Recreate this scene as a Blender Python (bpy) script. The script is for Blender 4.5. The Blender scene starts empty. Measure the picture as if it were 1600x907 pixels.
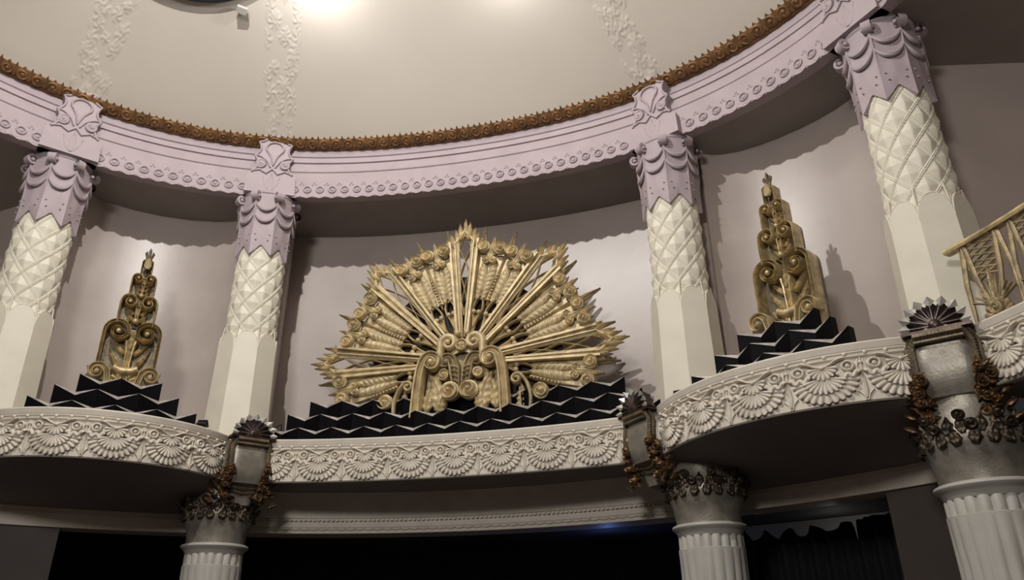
import bpy, math, random
import numpy as np
from math import sin, cos, pi, radians as RD, sqrt, atan2
random.seed(7); rng = np.random.default_rng(7)
S = bpy.context.scene
COL = S.collection

# ------------------------------------------------------------------ helpers
def shp(thd): return 1 - 0.0292 * np.cos(4 * np.radians(thd))       # plan of the rotunda: a circle flattened in its wide bays
def RP(R, thd, z):                                                  # ring point, angle in degrees from +y
    r = R * shp(thd); t = np.radians(thd); return np.array([r * np.sin(t), r * np.cos(t), z])

class MB:
    """collects pieces given in (u right, v up, w towards the viewer); map turns them into mesh coordinates"""
    def __init__(s, m=None): s.V = []; s.F = []; s.n = 0; s.m = m
    def add(s, P, F):
        P = np.asarray(P, float).reshape(-1, 3)
        if s.m is not None: P = s.m(P)
        s.V.append(P); s.F += [tuple(int(i) + s.n for i in f) for f in F]; s.n += len(P)
    def grid(s, A, cu=False, cv=False):
        A = np.asarray(A, float); n, m = A.shape[:2]; F = []
        for i in range(n if cu else n - 1):
            for j in range(m if cv else m - 1):
                a, b = i * m + j, i * m + (j + 1) % m
                c, d = ((i + 1) % n) * m + (j + 1) % m, ((i + 1) % n) * m + j
                F.append((a, b, c, d))
        s.add(A.reshape(-1, 3), F)
    def prism(s, poly, w0, w1, inset=0.0):
        p = np.asarray(poly, float); n = len(p); c = p.mean(0)
        q = p if not inset else c + (p - c) * (1 - inset)
        mid = w1 - (w1 - w0) * .25 if inset else w1
        L = [np.c_[p, np.full(n, w0)], np.c_[p, np.full(n, mid)]]
        if inset: L.append(np.c_[q, np.full(n, w1)])
        V = np.vstack(L); F = [tuple(range(n - 1, -1, -1)), tuple(range((len(L) - 1) * n, len(L) * n))]
        for k in range(len(L) - 1):
            for i in range(n):
                j = (i + 1) % n; F.append((k * n + i, k * n + j, (k + 1) * n + j, (k + 1) * n + i))
        s.add(V, F)
    def bar(s, p, q, a, b, w0, w1, ridge=.35):
        """tapered board from p to q, widths a and b, with a soft ridge"""
        p = np.array(p, float); q = np.array(q, float)
        s.ribbon(np.array([p, p + (q - p) * .5, q]), np.array([a, (a + b) / 2, b]), w0, w1 - w0, 'ridge')
    def ribbon(s, path, width, w0, h, prof='round'):
        path = np.asarray(path, float); n = len(path)
        width = np.broadcast_to(np.asarray(width, float), (n,)); w0 = np.broadcast_to(np.asarray(w0, float), (n,)); h = np.broadcast_to(np.asarray(h, float), (n,))
        T = np.gradient(path, axis=0); T /= np.maximum(np.linalg.norm(T, axis=1)[:, None], 1e-9); N = np.c_[-T[:, 1], T[:, 0]]
        if prof == 'round': cs = [(-1, 0), (-1, .45), (-.75, .75), (-.4, .95), (0, 1), (.4, .95), (.75, .75), (1, .45), (1, 0)]
        elif prof == 'groove': cs = [(-1, 0), (-1, .7), (-.8, 1), (-.55, .95), (-.45, .6), (0, .85), (.45, .6), (.55, .95), (.8, 1), (1, .7), (1, 0)]
        elif prof == 'ridge': cs = [(-1, 0), (-1, .6), (-.2, .85), (0, 1), (.2, .85), (1, .6), (1, 0)]
        else: cs = [(-1, 0), (-1, .92), (-.9, 1), (.9, 1), (1, .92), (1, 0)]
        A = np.zeros((n, len(cs), 3))
        for k, (c, f) in enumerate(cs):
            A[:, k, :2] = path + N * (width / 2 * c)[:, None]; A[:, k, 2] = w0 + h * f
        s.grid(A); m = len(cs)
        s.F.append(tuple(s.n - n * m + k for k in range(m))); s.F.append(tuple(s.n - 1 - k for k in range(m)))
    def coil(s, c, r, w0, h, turns=2.0, sgn=1, a0=0., nr=14, na=36):
        """a disc carved with a spiral and a boss"""
        A = np.zeros((na, nr + 1, 3))
        for i in range(na):
            a = 2 * pi * i / na
            for j in range(nr):
                t = j / (nr - 1.); ph = (t * turns - sgn * (a + a0) / (2 * pi)) % 1.
                z = .55 + .38 * (.5 - .5 * cos(2 * pi * ph)) if t > .28 else .75 + .4 * sqrt(max(0, 1 - (t / .28) ** 2))
                if t > .93: z = .55
                A[i, j] = (c[0] + r * t * cos(a), c[1] + r * t * sin(a), w0 + h * z)
            A[i, nr] = (c[0] + r * 1.0 * cos(a), c[1] + r * 1.0 * sin(a), w0)
        s.grid(A, cu=True)
    def ball(s, c, r, n=10, sq=(1, 1, 1)):
        A = np.zeros((n, n + 1, 3))
        for i in range(n):
            for j in range(n + 1):
                a = 2 * pi * i / n; b = pi * j / n
                A[i, j] = (c[0] + r * sq[0] * sin(b) * cos(a), c[1] + r * sq[1] * sin(b) * sin(a), c[2] + r * sq[2] * cos(b))
        s.grid(A, cu=True)
    def leaf(s, p, ang, L, W, w0, h, n=22, m=9, ribs=7, ser=.14, droop=0., bend=0., fat=.75):
        """carved leaf from p along ang (degrees from +u)"""
        A = np.zeros((n, m + 2, 3)); x, y = p; a = RD(ang)
        for i in range(n):
            t = i / (n - 1.)
            if i: a += RD(bend) / (n - 1); x += L / (n - 1) * cos(a); y += L / (n - 1) * sin(a)
            w = W / 2 * max(.04, sin(pi * min(1, .08 + .92 * t) ** fat)) * (1 - ser * abs(sin(ribs * pi * t)))
            for j in range(m):
                c = -1 + 2 * j / (m - 1.)
                z = w0 + h * (.4 + .6 * (1 - c * c)) * (1 - .35 * t * t) + .16 * h * sin(2 * pi * ribs * (t - .1 * abs(c))) * (.3 + abs(c)) - .3 * h * math.exp(-(c / .16) ** 2) - droop * t * t
                A[i, j + 1] = (x - sin(a) * w * c, y + cos(a) * w * c, z)
            A[i, 0] = A[i, 1]; A[i, -1] = A[i, -2]; A[i, 0, 2] = A[i, -1, 2] = w0 - droop * t * t - .01
        s.grid(A)
    def fan(s, c, ru, rv, n, w0, h, a0=180., a1=360., r0=.12, scal=.1, nr=7, per=6):
        """half-round palmette of n petals with scalloped ends"""
        na = n * per + 1; A = np.zeros((na, nr + 1, 3))
        for i in range(na):
            f = i / (na - 1.); a = RD(a0 + (a1 - a0) * f); q = abs(sin(pi * f * n)); R = 1 - scal * (1 - q)
            for j in range(nr):
                t = r0 + (1 - r0) * j / (nr - 1.)
                z = h * (.35 + .65 * t) * (.45 + .55 * q ** .7) * (1 if t < .97 else .8)
                A[i, j] = (c[0] + ru * t * R * cos(a), c[1] + rv * t * R * sin(a), w0 + z)
            A[i, nr] = A[i, nr - 1]; A[i, nr, 2] = w0 - .004
        s.grid(A)
    def tube(s, path, rad, n=8):
        path = np.asarray(path, float); k = len(path); rad = np.broadcast_to(np.asarray(rad, float), (k,))
        T = np.gradient(path, axis=0); T /= np.maximum(np.linalg.norm(T, axis=1)[:, None], 1e-9)
        up = np.array([.3, .2, .93]) if abs(T[:, 2]).mean() < .8 else np.array([1., .1, 0]); A = np.zeros((k, n, 3))
        for i in range(k):
            a = np.cross(T[i], up); a /= np.linalg.norm(a); b = np.cross(T[i], a)
            for j in range(n): A[i, j] = path[i] + rad[i] * (a * cos(2 * pi * j / n) + b * sin(2 * pi * j / n))
        s.grid(A, cv=True); s.F.append(tuple(range(s.n - n, s.n))); s.F.append(tuple(range(s.n - k * n + n - 1, s.n - k * n - 1, -1)))
    def lathe(s, prof, n=48, cap=True):
        A = np.array([[(r * cos(2 * pi * i / n), r * sin(2 * pi * i / n), z) for (r, z) in prof] for i in range(n)]); s.grid(A, cu=True)
        if cap:
            m = len(prof); b = s.n - n * m
            s.F.append(tuple(b + i * m for i in range(n - 1, -1, -1))); s.F.append(tuple(b + i * m + m - 1 for i in range(n)))
    def box(s, c, d):
        c = np.array(c, float); d = np.array(d, float) / 2
        V = [c + d * np.array(k) for k in [(-1, -1, -1), (1, -1, -1), (1, 1, -1), (-1, 1, -1), (-1, -1, 1), (1, -1, 1), (1, 1, 1), (-1, 1, 1)]]
        s.add(V, [(0, 3, 2, 1), (4, 5, 6, 7), (0, 1, 5, 4), (1, 2, 6, 5), (2, 3, 7, 6), (3, 0, 4, 7)])
    def build(s, name, mat, parent=None, smooth=True, angle=38, fix=True):
        me = bpy.data.meshes.new(name); V = np.vstack(s.V); me.from_pydata(V.tolist(), [], s.F); me.validate(); me.materials.append(mat)
        if fix:
            import bmesh
            bm = bmesh.new(); bm.from_mesh(me); bmesh.ops.remove_doubles(bm, verts=bm.verts, dist=1e-5); bmesh.ops.recalc_face_normals(bm, faces=bm.faces)
            if smooth:
                for f in bm.faces: f.smooth = True
                th = RD(angle)
                for e in bm.edges:
                    if len(e.link_faces) == 2 and e.calc_face_angle(0) > th: e.smooth = False
            bm.to_mesh(me); bm.free()
        o = bpy.data.objects.new(name, me); COL.objects.link(o)
        if parent is not None: o.parent = parent
        return o

def front(P): return np.c_[P[:, 0], -P[:, 2], P[:, 1]]              # (u,v,w) -> x right, z up, viewer on -y
def spiral(c, r0, r1, a0, turns, n=28):
    t = np.linspace(0, 1, n); r = r0 + (r1 - r0) * t; a = np.radians(a0) + 2 * pi * turns * t
    return np.c_[c[0] + r * np.cos(a), c[1] + r * np.sin(a)]
def smooth_path(P, n=30):
    P = np.asarray(P, float); d = np.r_[0, np.cumsum(np.linalg.norm(np.diff(P, axis=0), axis=1))]; d /= d[-1]
    t = np.linspace(0, 1, n); Q = np.stack([np.interp(t, d, P[:, k]) for k in range(P.shape[1])], 1)
    for _ in range(3): Q[1:-1] = (Q[:-2] + 2 * Q[1:-1] + Q[2:]) / 4
    return Q

def tag(o, label, cat, group=None):
    o['label'] = label; o['category'] = cat
    if group: o['group'] = group
    return o
def thing(name, label, cat, loc=(0, 0, 0), rot=0., group=None):
    o = bpy.data.objects.new(name, None); o.empty_display_size = .2; COL.objects.link(o)
    o.location = loc; o.rotation_euler = (0, 0, rot); return tag(o, label, cat, group)
def struct(o): o['kind'] = 'structure'; return o
def dup(o, parent):
    c = o.copy(); COL.objects.link(c); c.parent = parent
    for ch in list(o.children): dup(ch, c)
    return c

# ------------------------------------------------------------------ materials
def mat(name, col, rough=.6, metal=0., var=.12, scale=6., bump=.0, bscale=60., col2=None, coat=0., spec=.5):
    m = bpy.data.materials.new(name); m.use_nodes = True; nt = m.node_tree; b = nt.nodes['Principled BSDF']
    b.inputs['Roughness'].default_value = rough; b.inputs['Metallic'].default_value = metal; b.inputs['Specular IOR Level'].default_value = spec
    tc = nt.nodes.new('ShaderNodeTexCoord'); no = nt.nodes.new('ShaderNodeTexNoise'); no.inputs['Scale'].default_value = scale; no.inputs['Detail'].default_value = 6
    nt.links.new(tc.outputs['Object'], no.inputs['Vector'])
    rp = nt.nodes.new('ShaderNodeValToRGB'); c2 = col2 or tuple(c * (1 - var) for c in col); c1 = tuple(min(1, c * (1 + var)) for c in col)
    rp.color_ramp.elements[0].position = .32; rp.color_ramp.elements[1].position = .68
    rp.color_ramp.elements[0].color = (*c2, 1); rp.color_ramp.elements[1].color = (*c1, 1)
    nt.links.new(no.outputs['Fac'], rp.inputs['Fac']); nt.links.new(rp.outputs['Color'], b.inputs['Base Color'])
    if bump:
        n2 = nt.nodes.new('ShaderNodeTexNoise'); n2.inputs['Scale'].default_value = bscale; n2.inputs['Detail'].default_value = 4
        nt.links.new(tc.outputs['Object'], n2.inputs['Vector'])
        bp = nt.nodes.new('ShaderNodeBump'); bp.inputs['Strength'].default_value = bump; bp.inputs['Distance'].default_value = .02
        nt.links.new(n2.outputs['Fac'], bp.inputs['Height']); nt.links.new(bp.outputs['Normal'], b.inputs['Normal'])
    if coat: b.inputs['Coat Weight'].default_value = coat; b.inputs['Coat Roughness'].default_value = .25
    return m
M = dict(
    wall=mat('taupe_paint', (.43, .368, .337), .36, var=.07, scale=1.3, bump=.06, bscale=9, spec=.6),
    dome=mat('dome_plaster', (.54, .49, .43), .6, var=.03, scale=.7, bump=.03, bscale=20),
    lilac=mat('lilac_paint', (.375, .308, .33), .6, var=.06, scale=3, bump=.08, bscale=80),
    cream=mat('cream_paint', (.70, .66, .55), .5, var=.04, scale=3, bump=.06, bscale=70),
    balc=mat('balcony_plaster', (.68, .62, .53), .55, var=.06, scale=4, bump=.08, bscale=90),
    gold=mat('gilded_plaster', (.55, .44, .255), .42, .15, var=.28, scale=7, bump=.25, bscale=55),
    dgold=mat('dull_gilding', (.33, .255, .14), .45, .25, var=.4, scale=9, bump=.3, bscale=50),
    crest=mat('bronze_gold_paint', (.235, .125, .05), .55, .25, var=.35, scale=6, bump=.25, bscale=50),
    agold=mat('antique_gilding', (.50, .39, .21), .36, .3, var=.45, scale=10, bump=.3, bscale=45),
    tgold=mat('tarnished_gilding', (.13, .10, .062), .42, .35, var=.45, scale=9, bump=.3, bscale=50),
    lowcol=mat('dimmed_cream_paint', (.47, .45, .405), .5, var=.05, scale=3),  # cream greyed down: dimmer light on the lower columns, as colour
    rust2=mat('tarnished_bronze', (.06, .043, .028), .4, .5, var=.6, scale=14, bump=.3, bscale=60),
    back=mat('dark_backing', (.035, .024, .018), .8, var=.2),
    black=mat('black_lacquer', (.0025, .002, .003), .55, var=.3, scale=9, spec=.06),
    edge=mat('silver_edging', (.42, .39, .36), .4, .3, var=.3, scale=12),
    silver=mat('aged_silver', (.27, .245, .205), .40, .4, var=.3, scale=6, bump=.15, bscale=40),
    rust=mat('copper_gilding', (.12, .066, .03), .36, .5, var=.6, scale=14, bump=.3, bscale=60),
    dark=mat('dark_room_shade', (.03, .027, .028), .8, var=.2, scale=2),  # near-black colour keeps the unlit room in shade
    floor=mat('dark_carpet', (.035, .025, .022), .9, var=.2, scale=9),
    cloth=mat('black_cloth', (.006, .006, .007), .9, var=.2, scale=8),
    lamp=mat('black_metal', (.02, .02, .022), .4, .5, var=.1),
    bronze=mat('dark_bronze', (.05, .03, .022), .35, .6, var=.4, scale=14),
    soffit=mat('shaded_soffit', (.26, .225, .215), .6, var=.06, scale=2),  # darkened base colour stands in for the shade on the undersides
    lower=mat('shaded_lower_wall', (.085, .066, .06), .6, var=.1, scale=2),  # shadow under the balconies is put into this dark wall colour
    bright=mat('bright_silver', (.62, .60, .55), .35, .35, var=.2, scale=9),
    shellm=mat('plum_bronze', (.075, .055, .052), .35, .5, var=.4, scale=14),
    pale=mat('pale_paint', (.42, .40, .37), .6, var=.05),
)
def emit(name, col, s):
    m = mat(name, col, .4); b = m.node_tree.nodes['Principled BSDF']; b.inputs['Emission Color'].default_value = (*col, 1); b.inputs['Emission Strength'].default_value = s; return m

# ------------------------------------------------------------------ camera
cam = bpy.data.cameras.new('camera'); co = bpy.data.objects.new('camera', cam); COL.objects.link(co); S.camera = co
cam.sensor_width = 36.; cam.sensor_fit = 'HORIZONTAL'; cam.lens = 1185.93 * 36 / 1600; cam.clip_start = .05
from mathutils import Matrix, Vector
r_ = Vector((0.97508912, 0.22163561, -0.00888059)); u_ = Vector((0.10203954, -0.41265639, 0.90515338)); w_ = Vector((-0.19694959, 0.88351138, 0.42499235))
mt = Matrix((r_, u_, -w_)).transposed().to_4x4(); mt.translation = (2.99653742, -3.1401121, -2.72914008); co.matrix_world = mt

# ------------------------------------------------------------------ setting
def ring(prof, t0, t1, n, mb=None):
    mb = mb or MB(); th = np.linspace(t0, t1, n)
    A = np.array([[RP(R, t, z) for (R, z) in prof] for t in th]); mb.grid(A); return mb
FLOOR = -4.4
mb = MB(); th = np.linspace(0, 2 * pi, 97)[:-1]
mb.add([(14.5 * cos(t), 14.5 * sin(t), FLOOR) for t in th] + [(14.5 * cos(t), 14.5 * sin(t), FLOOR - .2) for t in th], [tuple(range(96)), tuple(range(191, 95, -1))] + [(i, (i + 1) % 96, 96 + (i + 1) % 96, 96 + i) for i in range(96)])
struct(mb.build('floor', M['floor']))

# dome with a thickness
DZ, DH, DR = 5.02, 3.0, 7.06
SR = (DR * DR + DH * DH) / (2 * DH)
def dome(k, thd, off=0.):
    r = DR * k * (1 - .0292 * cos(4 * RD(thd)) * k ** 2); z = DZ + DH - SR + sqrt(SR * SR - (DR * k) ** 2)
    nrm = np.array([sin(RD(thd)) * DR * k, cos(RD(thd)) * DR * k, z - (DZ + DH - SR)]); nrm /= np.linalg.norm(nrm)
    return np.array([r * sin(RD(thd)), r * cos(RD(thd)), z]) - nrm * off
mb = MB(); ks = np.linspace(.004, 1.02, 46)
for off in (0., -.15): mb.grid(np.array([[dome(min(k, 1.0), t, off) if k <= 1 else dome(1, t, off) for k in ks] for t in np.linspace(0, 360, 121)[:-1]]), cu=True)
ceil = struct(mb.build('ceiling', M['dome'], angle=60))
# moulded ribs on the dome: leafy relief bands above each column
def rib(thd):
    mb = MB(); n, m = 260, 46; A = np.zeros((n, m, 3)); rg = np.random.default_rng(int(abs(thd) * 10))
    n_ = 110; cx = rg.uniform(-.85, .85, n_); cy = np.linspace(0, 11, n_) + rg.uniform(-.12, .12, n_)
    rr = rg.uniform(.18, .36, n_); pa = rg.uniform(0, 6.28, n_); sg = np.where(np.arange(n_) % 2, 1, -1)
    for i in range(n):
        k = 1.0 - .62 * i / (n - 1); y = i / (n - 1) * 11
        for j in range(m):
            c = -1 + 2 * j / (m - 1.)
            d = np.sqrt((c - cx) ** 2 + (y - cy) ** 2) / rr; a = np.arctan2(y - cy, (c - cx) * sg)
            pat = float((np.clip(1 - d, 0, 1) ** .6 * (.5 + .5 * np.cos(a * 5 + d * 5 + pa))).max())
            e = max(0, 1 - abs(c) ** 6)
            A[i, j] = dome(k, thd + c * 2.5 / max(k, .55), (.005 + .022 * pat) * e - .004)
    mb.grid(A); return mb.build('rib_relief', M['dome'], ceil, angle=80, fix=False)
for t in (-50.2, -26.65, 25.9, 50.25): 
    o = rib(t)
    for f in o.data.polygons: f.use_smooth = True

# entablature: lilac mouldings
def ent_profile():
    return [(7.22, 4.03), (7.20, 4.0), (7.04, 4.0), (7.03, 4.02), (7.03, 4.46), (7.065, 4.465), (7.065, 4.485), (7.045, 4.50), (7.04, 4.58), (7.06, 4.66), (7.10, 4.67), (7.10, 4.69), (7.07, 4.70), (7.07, 4.79), (7.11, 4.795), (7.11, 4.815), (7.085, 4.83), (7.10, 4.96), (7.14, 4.985), (7.25, 5.0), (7.3, 5.1)]
trim1 = struct(ring(ent_profile(), -180, 180, 289).build('trim_1', M['lilac'], angle=25))
# rosette band on the lilac fascia with its scalloped lower edge
mb = MB(); da = math.degrees(.205 / 7.0); KEY = (-50.2, -26.65, 25.9, 50.25)
def ringmap(th0, R):
    def f(P):
        out = np.zeros_like(P)
        for i, (u, v, w) in enumerate(P): out[i] = RP(R - w, th0 + math.degrees(u / R), v)
        return out
    return f
for k in range(-39, 40):
    t = k * da
    if min(abs(t - q) for q in KEY) < 2.9: continue
    mb.m = ringmap(t, 7.035)
    a = np.linspace(0, 2 * pi, 15)
    mb.ribbon(np.c_[.058 * np.cos(a), 4.135 + .058 * np.sin(a)], .026, 0, .03)
    mb.ball((0, 4.135, .0), .034, 8, (1, 1, .7))
    mb.fan((0, 4.03), .1, .055, 3, 0.0, .02, 180, 360, .1, .15, 4, 5)
    for (x, y) in ((-.10, 4.27), (-.125, 4.235), (-.075, 4.235)): mb.ball((x, y, .0), .021, 7, (1, 1, .8))
mb.build('rosette_band', M['lilac'], trim1, angle=60)

# bronze-gold cresting: a row of scrolled tongues
crest = ring([(7.2, 4.965), (7.06, 4.965), (7.05, 4.985), (6.93, 5.04), (6.90, 5.06), (6.92, 5.09), (7.2, 5.08)], -180, 180, 289).build('trim_2', M['crest'], angle=30); struct(crest)
mb = MB()
def crestmap(th0):
    def f(P):
        out = np.zeros_like(P)
        for i, (u, v, w) in enumerate(P): out[i] = RP(7.045 - .155 * v / .16 - .62 * w, th0 + math.degrees(u / 7), 4.985 + .075 * v / .16 - .75 * w)
        return out
    return f
for k in range(-40, 41):
    mb.m = crestmap(k * da)
    mb.coil((0, .075), .085, .0, .05, 1.6, 1, k * .9, 8, 20)
    mb.leaf((.1, 0.0), 90, .215, .085, .0, .035, 9, 5, 3)
    mb.leaf((.0, .13), 90, .07, .06, .0, .03, 6, 5, 2)
mb.build('scroll_cresting', M['crest'], crest, angle=60)

# lilac shield blocks on the entablature over every column
def shield(thd, label):
    R = float(7.0 * shp(thd)); root = thing('frieze_shield', label, 'ornament', (R * sin(RD(thd)), R * cos(RD(thd)), 4.0), -RD(thd), 'lilac shields on the entablature')
    mb = MB(front)
    P = [(-.40, .0), (.40, .0), (.385, .33), (.33, .38)]
    def arc(a, b, sag, n=6):
        a = np.array(a); b = np.array(b); d = b - a; nrm = np.array([-d[1], d[0]])
        return [tuple(a + d * t + nrm * sag * 4 * t * (1 - t)) for t in np.linspace(0, 1, n)[1:]]
    for a, b in (((.33, .38), (.31, .70)), ((.31, .70), (.27, .97)), ((.27, .97), (.13, 1.17)), ((.13, 1.17), (-.13, 1.17)), ((-.13, 1.17), (-.27, .97)), ((-.27, .97), (-.31, .70)), ((-.31, .70), (-.33, .38))):
        P += arc(a, b, .23)
    P += [(-.385, .33)]
    P = np.array(P)
    # the block leans back with the mouldings
    mb.prism(P, -.30, .055)
    bk = mb.build('block', M['lilac'], root, angle=25)
    mb = MB(front)
    rim = P[4:]; rim = np.vstack([P[3:4], rim[:-1]])
    mb.ribbon(rim * np.array([.97, 1]) - np.array([0, .012]), .035, .055, .03)
    mb.ribbon(np.array([(-.33, .38), (-.2, .42), (-.09, .36), (0, .45), (.09, .36), (.2, .42), (.33, .38)]), .03, .055, .03)
    a = np.linspace(-.25 * pi, 1.25 * pi, 22); mb.ribbon(np.c_[.14 * np.cos(a), .86 + .12 * np.sin(a)], .035, .055, .035)
    mb.ribbon(smooth_path([(-.1, .78), (-.05, .70), (0, .52)]), np.linspace(.04, .02, 30), .055, .03); mb.ribbon(smooth_path([(.1, .78), (.05, .70), (0, .52)]), np.linspace(.04, .02, 30), .055, .03)
    for sg in (-1, 1): mb.coil((sg * .19, .54), .085, .055, .045, 1.5, sg)
    for sg in (-1, 1): mb.ribbon(smooth_path([(sg * .30, .70), (sg * .2, .68), (sg * .1, .6), (sg * .04, .48)]), np.linspace(.035, .02, 30), .055, .03)
    mb.leaf((0, .04), 90, .34, .14, .05, .02, 12, 7, 3); mb.leaf((0, .04), 62, .30, .1, .05, .015, 12, 7, 3); mb.leaf((0, .04), 118, .30, .1, .05, .015, 12, 7, 3)
    mb.build('scroll_relief', M['lilac'], root, angle=50)
shield(-50.2, 'lilac relief shield above the fourth lattice column from the gold balustrade')
shield(-26.65, 'lilac relief shield above the third lattice column from the gold balustrade')
shield(25.9, 'lilac relief shield above the second lattice column from the gold balustrade')
shield(50.25, 'lilac relief shield above the lattice column beside the gold balustrade')

# walls of the upper storey: plan polyline extruded
def wallband(name, plan, z0, z1, m, thick=.15):
    P = np.array(plan, float); d = np.gradient(P, axis=0); d /= np.linalg.norm(d, axis=1)[:, None]; N = np.c_[-d[:, 1], d[:, 0]]
    if (N * P).sum() < 0: N = -N
    Q = P + N * thick
    mb = MB(); n = len(P)
    loop = np.array([np.c_[P, np.full(n, z0)], np.c_[P, np.full(n, z1)], np.c_[Q, np.full(n, z1)], np.c_[Q, np.full(n, z0)]])
    mb.grid(loop, cu=True); b = mb.n - 4 * n
    mb.F += [(b, b + n, b + 2 * n, b + 3 * n), (b + n - 1, b + 4 * n - 1, b + 3 * n - 1, b + 2 * n - 1)]
    return struct(mb.build(name, m, angle=30))
def polar(R, thd): return (R * sin(RD(thd)), R * cos(RD(thd)))
ZB = -.12
centre = [polar(8.45 * float(shp(t)), t) for t in np.linspace(-24.2, 23.6, 33)]
wallband('wall_back', centre, ZB, 4.05, M['wall'])
nR = [polar(R, t) for t, R in ((28.6, 7.75), (29.4, 7.92), (30.4, 8.03), (32, 8.14), (34, 8.22), (36, 8.27), (38, 8.31), (40, 8.33), (42, 8.33), (44, 8.30), (46, 8.22), (47.2, 8.13), (48, 7.95))]
wallband('wall_right', nR, ZB, 4.05, M['wall'])
nL = [polar(R, t) for t, R in ((-48.0, 7.95), (-47.2, 8.2), (-46, 8.32), (-44.7, 8.38), (-42, 8.42), (-39, 8.42), (-36, 8.37), (-33, 8.27), (-31, 8.15), (-30, 8.02), (-29.2, 7.8))]
wallband('wall_left', nL, ZB, 4.05, M['wall'])
# piers behind the columns
def pier(thd, hw, R0, name):
    mb = MB(); c, s = cos(RD(thd)), sin(RD(thd))
    def f(P): return np.c_[P[:, 0] * c + P[:, 1] * s, -P[:, 0] * s + P[:, 1] * c, P[:, 2]]
    mb.m = f; mb.box((0, (R0 + 8.75) / 2, (ZB + 4.02) / 2), (2 * hw, 8.75 - R0, 4.02 - ZB)); return struct(mb.build(name, M['wall'], smooth=False))
pier(-26.65, .40, 7.78, 'wall_pier'); pier(25.9, .40, 7.78, 'wall_pier'); pier(-50.2, .36, 7.95, 'wall_pier')
wallband('wall_far_right', [(5.86, 5.42), (6.4, 5.50), (7.0, 5.60), (8.4, 5.86), (10.5, 6.2)], ZB, 4.05, M['wall'])
wallband('wall_far_left', [(-10.5, 6.2), (-8.4, 5.86), (-7.0, 5.58), (-6.35, 5.62)], ZB, 4.05, M['wall'])
wallband('wall_rear', [polar(10.6, t) for t in np.linspace(62, 298, 80)], FLOOR, 5.3, M['wall'])
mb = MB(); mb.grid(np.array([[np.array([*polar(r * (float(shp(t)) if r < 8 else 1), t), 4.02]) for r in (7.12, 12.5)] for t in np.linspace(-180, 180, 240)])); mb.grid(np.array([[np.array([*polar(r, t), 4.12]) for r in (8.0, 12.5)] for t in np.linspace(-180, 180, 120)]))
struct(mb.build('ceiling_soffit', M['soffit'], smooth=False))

# ------------------------------------------------------------------ upper lattice columns
def col_shaft():
    mb = MB(); n, m = 256, 230; A = np.zeros((n, m, 3)); z0, z1 = 1.25, 3.2
    for i in range(n):
        a = 2 * pi * i / n
        for j in range(m):
            z = z0 + (z1 - z0) * j / (m - 1.); R = .362 - .012 * (z - z0) / (z1 - z0)
            fa = (4 * a / pi + z / .37) % 1.; fb = (4 * a / pi - z / .37 + .0) % 1.
            da_, db = abs(fa - .5), abs(fb - .5); ea, eb = .5 - da_, .5 - db           # distance to band centre
            h = .034 * min(max(0, ea - .085), max(0, eb - .06)) / .4
            def band(e): return max(0, 1 - abs(e - .042) / .030) ** .6 * .021 if e < .072 else 0
            h = max(h, band(ea) * .6, band(eb))
            A[i, j] = ((R + h) * cos(a), (R + h) * sin(a), z)
    mb.grid(A, cu=True); return mb
def col_base():
    mb = MB(); per = 12; n = 8 * per; zs = np.linspace(0, 1, 5); rows = []
    for lev in range(6):
        row = []
        for i in range(n):
            s = (i % per) / per * 2 - 1; a = -pi / 2 - pi / 8 + 2 * pi * i / n
            ra = .412 - .0 * lev; r = ra / cos(((i % per) / per - .5) * pi / 4)
            zt = 1.30 + .26 * sqrt(max(0, 1 - s * s * .98))
            if lev == 0: r *= 1.07; z = ZB
            elif lev == 1: r *= 1.015; z = .9
            elif lev == 2: z = 1.24
            elif lev == 3: z = zt - .02
            elif lev == 4: r -= .012; z = zt
            else: r = .34; z = zt + .03
            row.append((r * cos(a), r * sin(a), z))
        rows.append(row)
    mb.grid(np.array(rows), cv=True)
    return mb
def col_arch():
    mb = MB()
    for k in range(8):
        P = []
        for s in np.linspace(-1, 1, 17):
            a = -pi / 2 - pi / 8 + 2 * pi * (k + (s + 1) / 2) / 8; r = .412 / cos((s / 2) * pi / 4) - .010
            P.append((r * cos(a), r * sin(a), 1.29 + .27 * sqrt(max(0, 1 - s * s))))
        mb.tube(P, .011, 6)
        a = -pi / 2 - pi / 8 + 2 * pi * k / 8; rr = .404 / cos(pi / 8)
        mb.tube([((rr - t * .05) * cos(a), (rr - t * .05) * sin(a), 1.27 + .4 * t) for t in np.linspace(0, 1, 6)], np.linspace(.013, .008, 6), 6)
    return mb
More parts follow.
